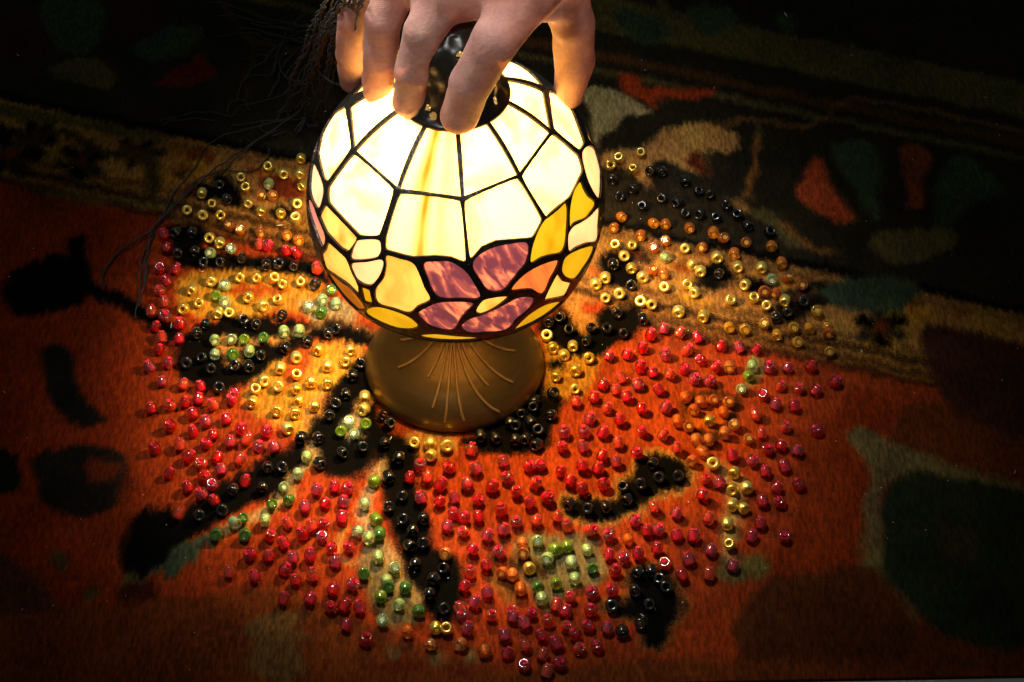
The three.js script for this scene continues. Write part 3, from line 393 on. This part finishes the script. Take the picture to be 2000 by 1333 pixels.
// ---------------------------------------------------------------- lint on the pile
{
  const gs = []; for (let i = 0; i < 260; i++) { const p = atHeight(rnd() * 2000, rnd() * 1320, 0.0006), fibre = rnd() < 0.12, r = 0.00009 + rnd() * rnd() * 0.0003, g = new THREE.IcosahedronGeometry(r, 0); g.scale(fibre ? 7 : 1, 0.6, 1); g.rotateY(rnd() * 6); g.translate(p.x, p.y, p.z); gs.push(g); }
  tag(mesh('lint', mergeGeometries(gs), std({ color: lin(0.55, 0.55, 0.52), roughness: 1 }), scene), 'fine pale specks of lint scattered over the dark rug', 'lint', null, 'stuff');
}

// ---------------------------------------------------------------- beads
const beadGeo = (ro, rh, h) => { const p = [], m = (ro + rh) / 2, w = (ro - rh) / 2; for (let i = 0; i <= 14; i++) { const a = i / 14 * 2 * Math.PI, c = Math.cos(a), s = Math.sin(a); p.push([m + w * Math.sign(c) * Math.pow(Math.abs(c), 0.8), h / 2 * Math.sign(s) * Math.pow(Math.abs(s), 0.75)]); } return lathe(p, 22); };
const BG = [beadGeo(0.00262, 0.0008, 0.0041), beadGeo(0.00252, 0.00085, 0.0044), beadGeo(0.0027, 0.0008, 0.0039)];
const liner = new THREE.CylinderGeometry(0.00098, 0.00098, 0.0036, 14);
const thread = (() => { const gs = []; for (let i = 0; i < 6; i++) { const a = i * 1.05, c = new THREE.CatmullRomCurve3([V(Math.cos(a) * 0.0004, -0.001, Math.sin(a) * 0.0004), V(Math.cos(a) * 0.00055, 0.0019, Math.sin(a) * 0.0005), V(Math.cos(a + 0.5) * 0.0012, 0.0029, Math.sin(a + 0.5) * 0.001)]); gs.push(new THREE.TubeGeometry(c, 5, 0.00036, 5)); } return mergeGeometries(gs); })();
const glassBead = (c, o = {}) => phy({ color: lin(...c), roughness: 0.06, transmission: 0.8, thickness: 0.003, ior: 1.7, clearcoat: 1, clearcoatRoughness: 0.04, ...o });
const BM = {
  red: [glassBead([0.82, 0.05, 0.12], { transmission: 0.92 }), glassBead([0.85, 0.03, 0.03], { transmission: 0.92 }), glassBead([0.66, 0.2, 0.3], { transmission: 0.92, iridescence: 1, iridescenceIOR: 1.6, iridescenceThicknessRange: [100, 320] }), glassBead([0.95, 0.3, 0.12], { transmission: 0.92, iridescence: 1, iridescenceIOR: 1.5, iridescenceThicknessRange: [100, 420] })],
  green: [glassBead([0.70, 0.92, 0.5], { transmission: 0.9, iridescence: 0.8, iridescenceThicknessRange: [100, 380] }), glassBead([0.66, 0.92, 0.72], { transmission: 0.9, iridescence: 1, iridescenceThicknessRange: [100, 260] })],
  dark: [glassBead([0.32, 0.55, 0.03], { transmission: 0.75 }), glassBead([0.12, 0.36, 0.06], { transmission: 0.75 })],
  amber: [glassBead([0.85, 0.33, 0.02], { transmission: 0.8 }), glassBead([0.6, 0.2, 0.02], { transmission: 0.8 })],
  orange: [glassBead([0.97, 0.34, 0.05], { transmission: 0.9, iridescence: 0.7, iridescenceThicknessRange: [100, 330] }), glassBead([0.98, 0.45, 0.14], { transmission: 0.9, iridescence: 1, iridescenceThicknessRange: [100, 420] })],
  yellow: [glassBead([0.95, 0.62, 0.03], { transmission: 0.85 })],
  gold: [phy({ color: lin(0.92, 0.68, 0.12), metalness: 0.85, roughness: 0.27, clearcoat: 0.4, clearcoatRoughness: 0.05 }), phy({ color: lin(0.90, 0.72, 0.18), metalness: 0.8, roughness: 0.32, clearcoat: 0.4, clearcoatRoughness: 0.05 })],
  black: [phy({ color: lin(0.004, 0.004, 0.005), roughness: 0.1, clearcoat: 1, clearcoatRoughness: 0.05, ior: 1.6 })],
};
const LM = { ruby: std({ color: lin(0.8, 0.05, 0.03), roughness: 0.4, metalness: 0.3 }), red: std({ color: lin(0.85, 0.045, 0.12), roughness: 0.7 }), silver: std({ color: lin(0.7, 0.85, 0.5), metalness: 0.3, roughness: 0.4 }), dark: std({ color: lin(0.2, 0.32, 0.02), metalness: 0.6, roughness: 0.3 }), amber: std({ color: lin(0.95, 0.52, 0.09), metalness: 0.5, roughness: 0.3 }) };
const KIND = { red: ['red glass bead', 'red bead', 'red_glass_bead'], green: ['pale green glass bead', 'green bead', 'pale_green_bead'], dark: ['dark green glass bead', 'dark green bead', 'dark_green_bead'], amber: ['brown amber glass bead', 'amber bead', 'amber_glass_bead'], orange: ['orange glass bead', 'orange bead', 'orange_glass_bead'], yellow: ['clear yellow glass bead', 'yellow bead', 'yellow_glass_bead'], gold: ['shiny gold bead', 'gold bead', 'gold_bead'], black: ['glossy black bead', 'black bead', 'black_glass_bead'] };
const PROTO = {};
for (const k in BM) PROTO[k] = BM[k].flatMap((m, mi) => [0, 1].map((v) => {
  const b = new THREE.Group(); b.userData.look = mi; const add = (n, g, mat) => { const o = new THREE.Mesh(g, mat); o.name = n; o.castShadow = o.receiveShadow = true; b.add(o); };
  add('bead_body', BG[(mi + v) % 3], m);
  if (k === 'red') { add('lining', liner, LM[mi === 1 ? 'ruby' : 'red']); add('thread_stub', thread, LM.red); } else if (k === 'dark') add('lining', liner, LM.dark); else if (k === 'amber' || k === 'orange' || k === 'yellow') add('lining', liner, LM.amber); else if (k === 'green') add('lining', liner, LM.silver);
  return b;
}));
function where(x, y) {                                             // what the bead lies beside
  if (x < 345 && y < 760) return 'in the far left column';
  const o = y - 0.21 * x;
  if (o < 380 && x > 1100) return o < 175 ? 'on the dark leaf' : o < 330 ? 'on the right border' : 'on the lower border stripes';
  if (x < 720 && y < 470) return 'on the left border';
  if (x < 720 && y < 530) return 'on the left dark band'; if (x < 720 && y < 625) return 'on the left gold patch'; if (x < 720 && y < 765 && x < 560 - (y - 700)) return 'on the left dark patch';
  if (x < 740 && y < 860 && x > 470) return 'left of the foot'; if (x < 560 && y < 1000) return 'on the left red field'; if (x < 690) return 'at the lower left'; if (x < 860 && y > 880 && x < 800 + (y - 900) * 0.3) return 'along the dark stem';
  if (y < 900 && x < 1125 && y > 600) return x < 960 ? 'in front of the foot' : 'right of the foot';
  if (x > 1300 && x < 1460 && y > 750 && y < 880) return 'in the right cluster'; if (x > 1380 && x < 1480 && y > 880 && y < 1130 && o > 0) return 'beside the gold stripe'; if (x > 1460) return 'on the far right';
  if (x > 1085 && x < 1360 && y > 870 && y < 1030) return 'around the wavy motif'; if (x > 1180 && x < 1340 && y > 1080) return 'around the bottom motif'; if (x > 1000 && x < 1190 && y > 1030 && y < 1190) return 'around the green patch';
  return y < 870 ? 'on the right red field' : y > 1180 ? 'at the bottom edge' : 'below the lamp foot';
}
const SAME = {}, ORD = ['leftmost', 'second from left', 'third from left', 'fourth from left', 'fifth from left', 'sixth from left', 'seventh from left', 'eighth from left', 'ninth from left', 'tenth from left', 'eleventh from left', 'twelfth from left'];
const LOOK = { red: ['bright ', 'deep ', 'pearly pink ', 'pearly orange '], green: ['', 'bluish '], dark: ['olive ', ''], amber: ['', 'darker '], orange: ['', 'pinkish '], yellow: [''], gold: ['', 'paler '], black: [''] };
function beads(kind, ox, oy, sc, list) {
  for (let i = 0; i < list.length; i += 2) {
    const x = ox + list[i] / sc, y = oy + list[i + 1] / sc, b = PROTO[kind][Math.floor(rnd() * PROTO[kind].length)].clone(), facing = rnd();
    b.name = numbered(KIND[kind][2]);
    const h = 0.0021 + rnd() * 0.0007, p = atHeight(x, y, h); b.position.copy(p);
    // some stand with the hole up or towards the camera, some lie on their side
    if (kind === 'red' && facing < 0.38) b.rotation.set(0.35 - rnd() * 0.75, rnd() * 6, (rnd() - 0.5) * 1.1, 'ZXY'); else if (kind === 'red') b.rotation.set(-0.5 - rnd() * 0.7, rnd() * 6, (rnd() - 0.55) * 1.9, 'ZXY'); else if (facing < 0.38) b.rotation.set(0.25 + rnd() * 0.7, rnd() * 6, (rnd() - 0.5) * 0.7, 'ZXY'); else b.rotation.set((rnd() - 0.5) * 0.8 + 1.25, rnd() * 6, (rnd() - 0.5) * 2.6, 'ZXY');
    b.scale.set(1, 0.88 + rnd() * 0.22, 1).multiplyScalar(0.86 + rnd() * 0.14);
    const w = where(x, y), side = facing < 0.38 ? 'hole up' : 'on its side'; tag(b, `${LOOK[kind][b.userData.look] ?? ''}${KIND[kind][0]}, ${side}, ${w}`, KIND[kind][1], `${KIND[kind][1]}s ${w}`); delete b.userData.look;
    (SAME[b.userData.label] ??= []).push([x, b]);
    scene.add(b);
  }
}
// left of the lamp
beads('gold', 0, 280, 3.03, [1590, 135, 1780, 90, 1425, 200, 1675, 180, 1775, 180, 1455, 262, 1790, 252, 1195, 295, 1470, 355, 1755, 355, 1250, 360, 1545, 400, 1105, 395, 1198, 425, 1305, 425, 1660, 415, 1750, 445, 1240, 560, 1300, 590, 1250, 815, 1420, 793, 1520, 795, 1620, 800, 1672, 830, 1780, 820, 1135, 865, 1470, 910, 1645, 925, 1175, 945, 1555, 960, 1085, 980, 1290, 1005, 1355, 1005]);
beads('green', 0, 280, 3.03, [1590, 240, 1245, 650, 1365, 625, 1330, 840, 1330, 940, 1825, 970, 1910, 925, 1990, 950, 1270, 1165, 1370, 1160, 1680, 1115, 1770, 1110, 1270, 1250, 1475, 1230]);
beads('dark', 0, 280, 3.03, [1278, 900, 1960, 870, 1900, 1000, 1445, 1160, 1560, 1150, 1375, 1250]);
beads('amber', 0, 280, 3.03, [1360, 490, 1420, 515, 1540, 530, 1695, 545, 1765, 575, 1610, 310]);
beads('orange', 0, 280, 3.03, [1545, 305]);
beads('red', 0, 280, 3.03, [970, 540, 985, 620, 945, 740, 1040, 745, 1535, 602, 1585, 606, 1695, 640, 1755, 650, 985, 815, 945, 870, 970, 940, 895, 995, 970, 1020, 920, 1085, 1065, 1070, 955, 1150, 1060, 1160, 940, 1220, 995, 1300, 885, 1325, 1875, 740]);
beads('black', 0, 280, 3.03, [1300, 245, 1340, 330, 1040, 530, 1135, 530, 1050, 650, 1150, 640, 1205, 705, 1305, 705, 1430, 680, 1575, 720, 1645, 715, 1740, 725, 1865, 835, 1215, 1070, 1165, 1125, 1440, 1050, 1515, 1075, 1670, 1015, 1945, 1125, 1820, 1175, 1690, 1210, 1195, 1270, 1105, 1300, 1545, 1255, 1390, 1320, 1470, 1320, 1990, 1100]);
// lower left
beads('gold', 0, 640, 1.923, [1197, 82, 1315, 85, 1112, 112, 1298, 127, 1052, 152, 1230, 143, 1113, 178, 990, 200, 1168, 205, 1228, 210, 958, 232, 1045, 220, 1113, 230, 948, 280, 1123, 275, 1180, 295, 1040, 313, 1107, 320, 1078, 380]);
beads('black', 0, 640, 1.923, [790, 155, 820, 225, 1325, 180, 1300, 250, 1262, 285, 1238, 330, 1130, 415, 1195, 415, 1285, 470, 1200, 510, 1005, 525, 1060, 525, 985, 600, 875, 610, 835, 685, 748, 705]);
beads('green', 0, 640, 1.923, [1152, 485, 1118, 550, 1065, 600, 995, 722, 880, 733, 1310, 355, 1330, 400]);
beads('dark', 0, 640, 1.923, [1085, 648, 1020, 665, 912, 718, 920, 780, 810, 778, 1280, 390]);
beads('red', 0, 640, 1.923, [610, 205, 687, 215, 752, 222, 640, 290, 695, 280, 745, 270, 568, 305, 800, 290, 870, 270, 880, 250, 725, 325, 640, 370, 775, 355, 850, 345, 725, 390, 905, 380, 1000, 390, 800, 405, 675, 440, 775, 435, 865, 430, 925, 420, 970, 445, 1030, 450, 580, 455, 708, 485, 815, 490, 755, 510, 900, 495, 830, 535, 635, 548, 765, 560, 705, 600, 795, 590, 920, 578, 755, 625, 805, 650, 670, 700, 1190, 610, 1255, 600, 1305, 605, 1145, 675, 1220, 662, 1290, 655, 1080, 735, 1170, 745, 1215, 740, 1285, 715, 1015, 780, 1065, 810, 1135, 775, 1210, 785, 940, 852, 1010, 860, 1100, 865, 1165, 855, 1245, 830, 1310, 825, 1260, 880, 860, 920, 955, 935, 1070, 910, 1175, 930, 1110, 950, 1065, 1020, 1165, 1020, 1250, 985, 1325, 965, 1240, 1050, 1293, 1045, 1300, 1120]);
// beside the foot
beads('gold', 560, 380, 2.666, [405, 1055, 400, 1120]); beads('black', 560, 380, 2.666, [385, 880, 505, 1150, 535, 1185, 1165, 1190]); beads('dark', 560, 380, 2.666, [410, 1195]);
// below the lamp
beads('gold', 560, 840, 2.564, [640, 65, 718, 70, 802, 80, 722, 128, 745, 993, 800, 998, 1215, 695]);
beads('green', 560, 840, 2.564, [390, 370, 410, 540, 355, 510, 457, 635, 540, 690, 1255, 555, 1305, 645, 1505, 600, 1425, 665, 1442, 745, 1278, 845, 480, 955, 500, 755, 562, 875]);
beads('dark', 560, 840, 2.564, [437, 258, 447, 450, 465, 520, 385, 720, 505, 785, 470, 835, 595, 790, 662, 910, 1345, 600, 1405, 585, 1530, 695, 1258, 790, 1350, 770]);
beads('orange', 560, 840, 2.564, [1180, 570, 1185, 620, 1080, 715, 1130, 725, 1170, 795, 605, 1010, 720, 1075, 868, 1075, 992, 1110, 1710, 548, 795, 620]);
beads('black', 560, 840, 2.564, [380, 85, 490, 65, 560, 140, 510, 235, 580, 330, 510, 385, 685, 445, 585, 450, 630, 505, 615, 580, 685, 565, 645, 670, 785, 695, 735, 745, 715, 820, 785, 895, 970, 30, 1045, 40, 1145, 50, 1195, 45, 1250, 75, 1835, 170, 1865, 240, 1960, 230, 1775, 270, 1690, 290, 1705, 350, 1595, 385, 1510, 395, 1415, 375, 1760, 715, 1825, 705, 1870, 750, 1745, 805, 1900, 790, 1815, 870, 1630, 885, 1770, 970, 1680, 1010]);
beads('red', 560, 840, 2.564, [615, 240, 668, 175, 705, 240, 815, 190, 925, 100, 950, 195, 1085, 160, 1215, 180, 1270, 175, 770, 275, 905, 270, 1105, 240, 1030, 285, 1150, 310, 1245, 265, 1305, 335, 672, 340, 765, 360, 838, 340, 960, 350, 1075, 400, 1218, 365, 835, 420, 890, 440, 960, 435, 805, 485, 885, 510, 1085, 500, 1150, 460, 1005, 530, 1250, 455, 1355, 435, 1405, 480, 930, 600, 1065, 610, 1000, 680, 918, 715, 890, 785, 1005, 815, 940, 865, 870, 895, 880, 930, 1025, 930, 905, 995, 1130, 910, 1135, 940, 1225, 920, 1190, 970, 1350, 880, 1420, 835, 1530, 815, 1630, 805, 1395, 910, 1525, 905, 1310, 960, 1400, 985, 1510, 985, 1605, 995, 1275, 1030, 1445, 1025, 1090, 1030, 1195, 1080, 1350, 1070, 1465, 1095, 1555, 1085, 1105, 1120, 1280, 1125, 1190, 1180, 1365, 1170, 1300, 1210, 1645, 705, 1615, 625, 1690, 640, 1760, 620, 1855, 595, 1895, 670, 1980, 730, 1525, 500, 1615, 525, 1745, 455, 1805, 505, 1860, 500, 1950, 420, 1840, 390, 1955, 530, 1380, 85, 1485, 85, 1390, 10, 1490, 10, 1585, 15, 1660, 65, 1780, 5, 1885, 25, 1955, 90, 1755, 115, 1580, 130, 1480, 180, 1650, 160, 1560, 195, 1375, 210, 1420, 255, 1590, 275, 1480, 295, 395, 1050, 365, 890]);
// right field
beads('gold', 1000, 600, 2.564, [175, 143, 205, 205, 305, 195, 260, 240, 385, 255, 318, 315, 222, 345, 315, 410, 990, 570, 1008, 785, 1115, 830, 1105, 915, 1178, 905, 1105, 990, 1162, 1010, 1080, 1085, 1090, 1190]);
beads('black', 1000, 600, 2.564, [185, 75, 240, 50, 285, 115, 395, 105, 475, 110, 555, 130, 375, 170, 525, 30, 655, 60, 205, 430, 115, 470, 45, 530, 105, 500, 195, 540, 95, 575, 130, 615, 20, 590]);
beads('red', 1000, 600, 2.564, [695, 140, 760, 110, 840, 130, 932, 155, 655, 205, 485, 245, 577, 240, 770, 240, 875, 215, 1045, 200, 1140, 205, 1222, 215, 945, 265, 645, 300, 705, 330, 865, 310, 1018, 300, 790, 340, 1290, 300, 1380, 305, 1497, 300, 1620, 375, 990, 370, 915, 360, 548, 355, 455, 390, 630, 390, 735, 415, 520, 415, 575, 450, 1345, 395, 1440, 405, 1522, 420, 1260, 440, 410, 455, 320, 475, 475, 505, 650, 510, 770, 505, 1320, 490, 1415, 495, 1220, 540, 390, 560, 540, 565, 1250, 635, 1370, 600, 1530, 620, 1280, 710, 1348, 695, 1428, 720, 1105, 745, 1205, 770, 1365, 800, 970, 860, 1040, 880, 1270, 825, 1325, 905, 1437, 890, 955, 945, 1255, 975, 1345, 980, 985, 1060, 1245, 1085, 1365, 1150, 910, 1150, 1200, 1150, 995, 1220, 885, 1265, 1105, 1300, 985, 1338]);
beads('orange', 1000, 600, 2.564, [870, 450, 945, 475, 1010, 465, 1085, 475, 910, 515, 1060, 525, 830, 570, 885, 600, 1065, 630, 1115, 590, 925, 665, 985, 665, 955, 725, 1185, 660, 900, 770, 1090, 300]);
beads('green', 1000, 600, 2.564, [1205, 295, 1150, 410]); beads('dark', 1000, 600, 2.564, [1185, 345]);
// right border
beads('gold', 1140, 240, 2.777, [145, 230, 192, 190, 310, 160, 268, 250, 172, 665, 260, 665, 220, 722, 260, 790, 320, 838, 118, 840, 65, 875, 195, 925, 118, 950, 310, 970, 368, 985, 550, 680, 725, 730, 590, 770, 635, 805, 838, 780, 965, 785, 440, 890, 563, 875, 603, 920, 878, 878, 797, 960, 925, 950, 995, 990, 1093, 965, 515, 1025, 650, 1050]);
beads('yellow', 1140, 240, 2.777, [1265, 1022, 790, 1110, 875, 1120, 983, 1090, 1050, 1150, 1140, 1110, 1225, 1115, 1160, 1190, 1335, 1240, 1325, 1110]);
beads('amber', 1140, 240, 2.777, [205, 510, 165, 570, 310, 612, 380, 545, 445, 550, 445, 640, 575, 570, 645, 675, 705, 595, 760, 625, 880, 650, 1020, 670, 817, 710, 1075, 760]);
beads('orange', 1140, 240, 2.777, [380, 680, 378, 800, 435, 820, 980, 915, 1040, 925, 1105, 840, 1190, 880, 1330, 1140]);
beads('green', 1140, 240, 2.777, [445, 730, 1020, 850]);
beads('black', 1140, 240, 2.777, [362, 262, 425, 265, 155, 310, 552, 315, 265, 360, 195, 400, 622, 370, 685, 385, 425, 410, 510, 430, 318, 455, 773, 445, 550, 490, 630, 495, 722, 515, 835, 500, 890, 560, 1010, 590, 160, 770, 735, 820, 255, 880, 1190, 970, 1105, 1025, 1045, 1055]);
for (const l in SAME) if (SAME[l].length > 1) SAME[l].sort((a, b) => a[0] - b[0]).forEach(([, b], i, all) => { b.userData.label += ', ' + (i === all.length - 1 ? 'rightmost' : ORD[i] ?? 'thirteenth from left'); });
console.log('beads', scene.children.filter((o) => /bead/.test(o.name)).length);
renderer.render(scene, camera);
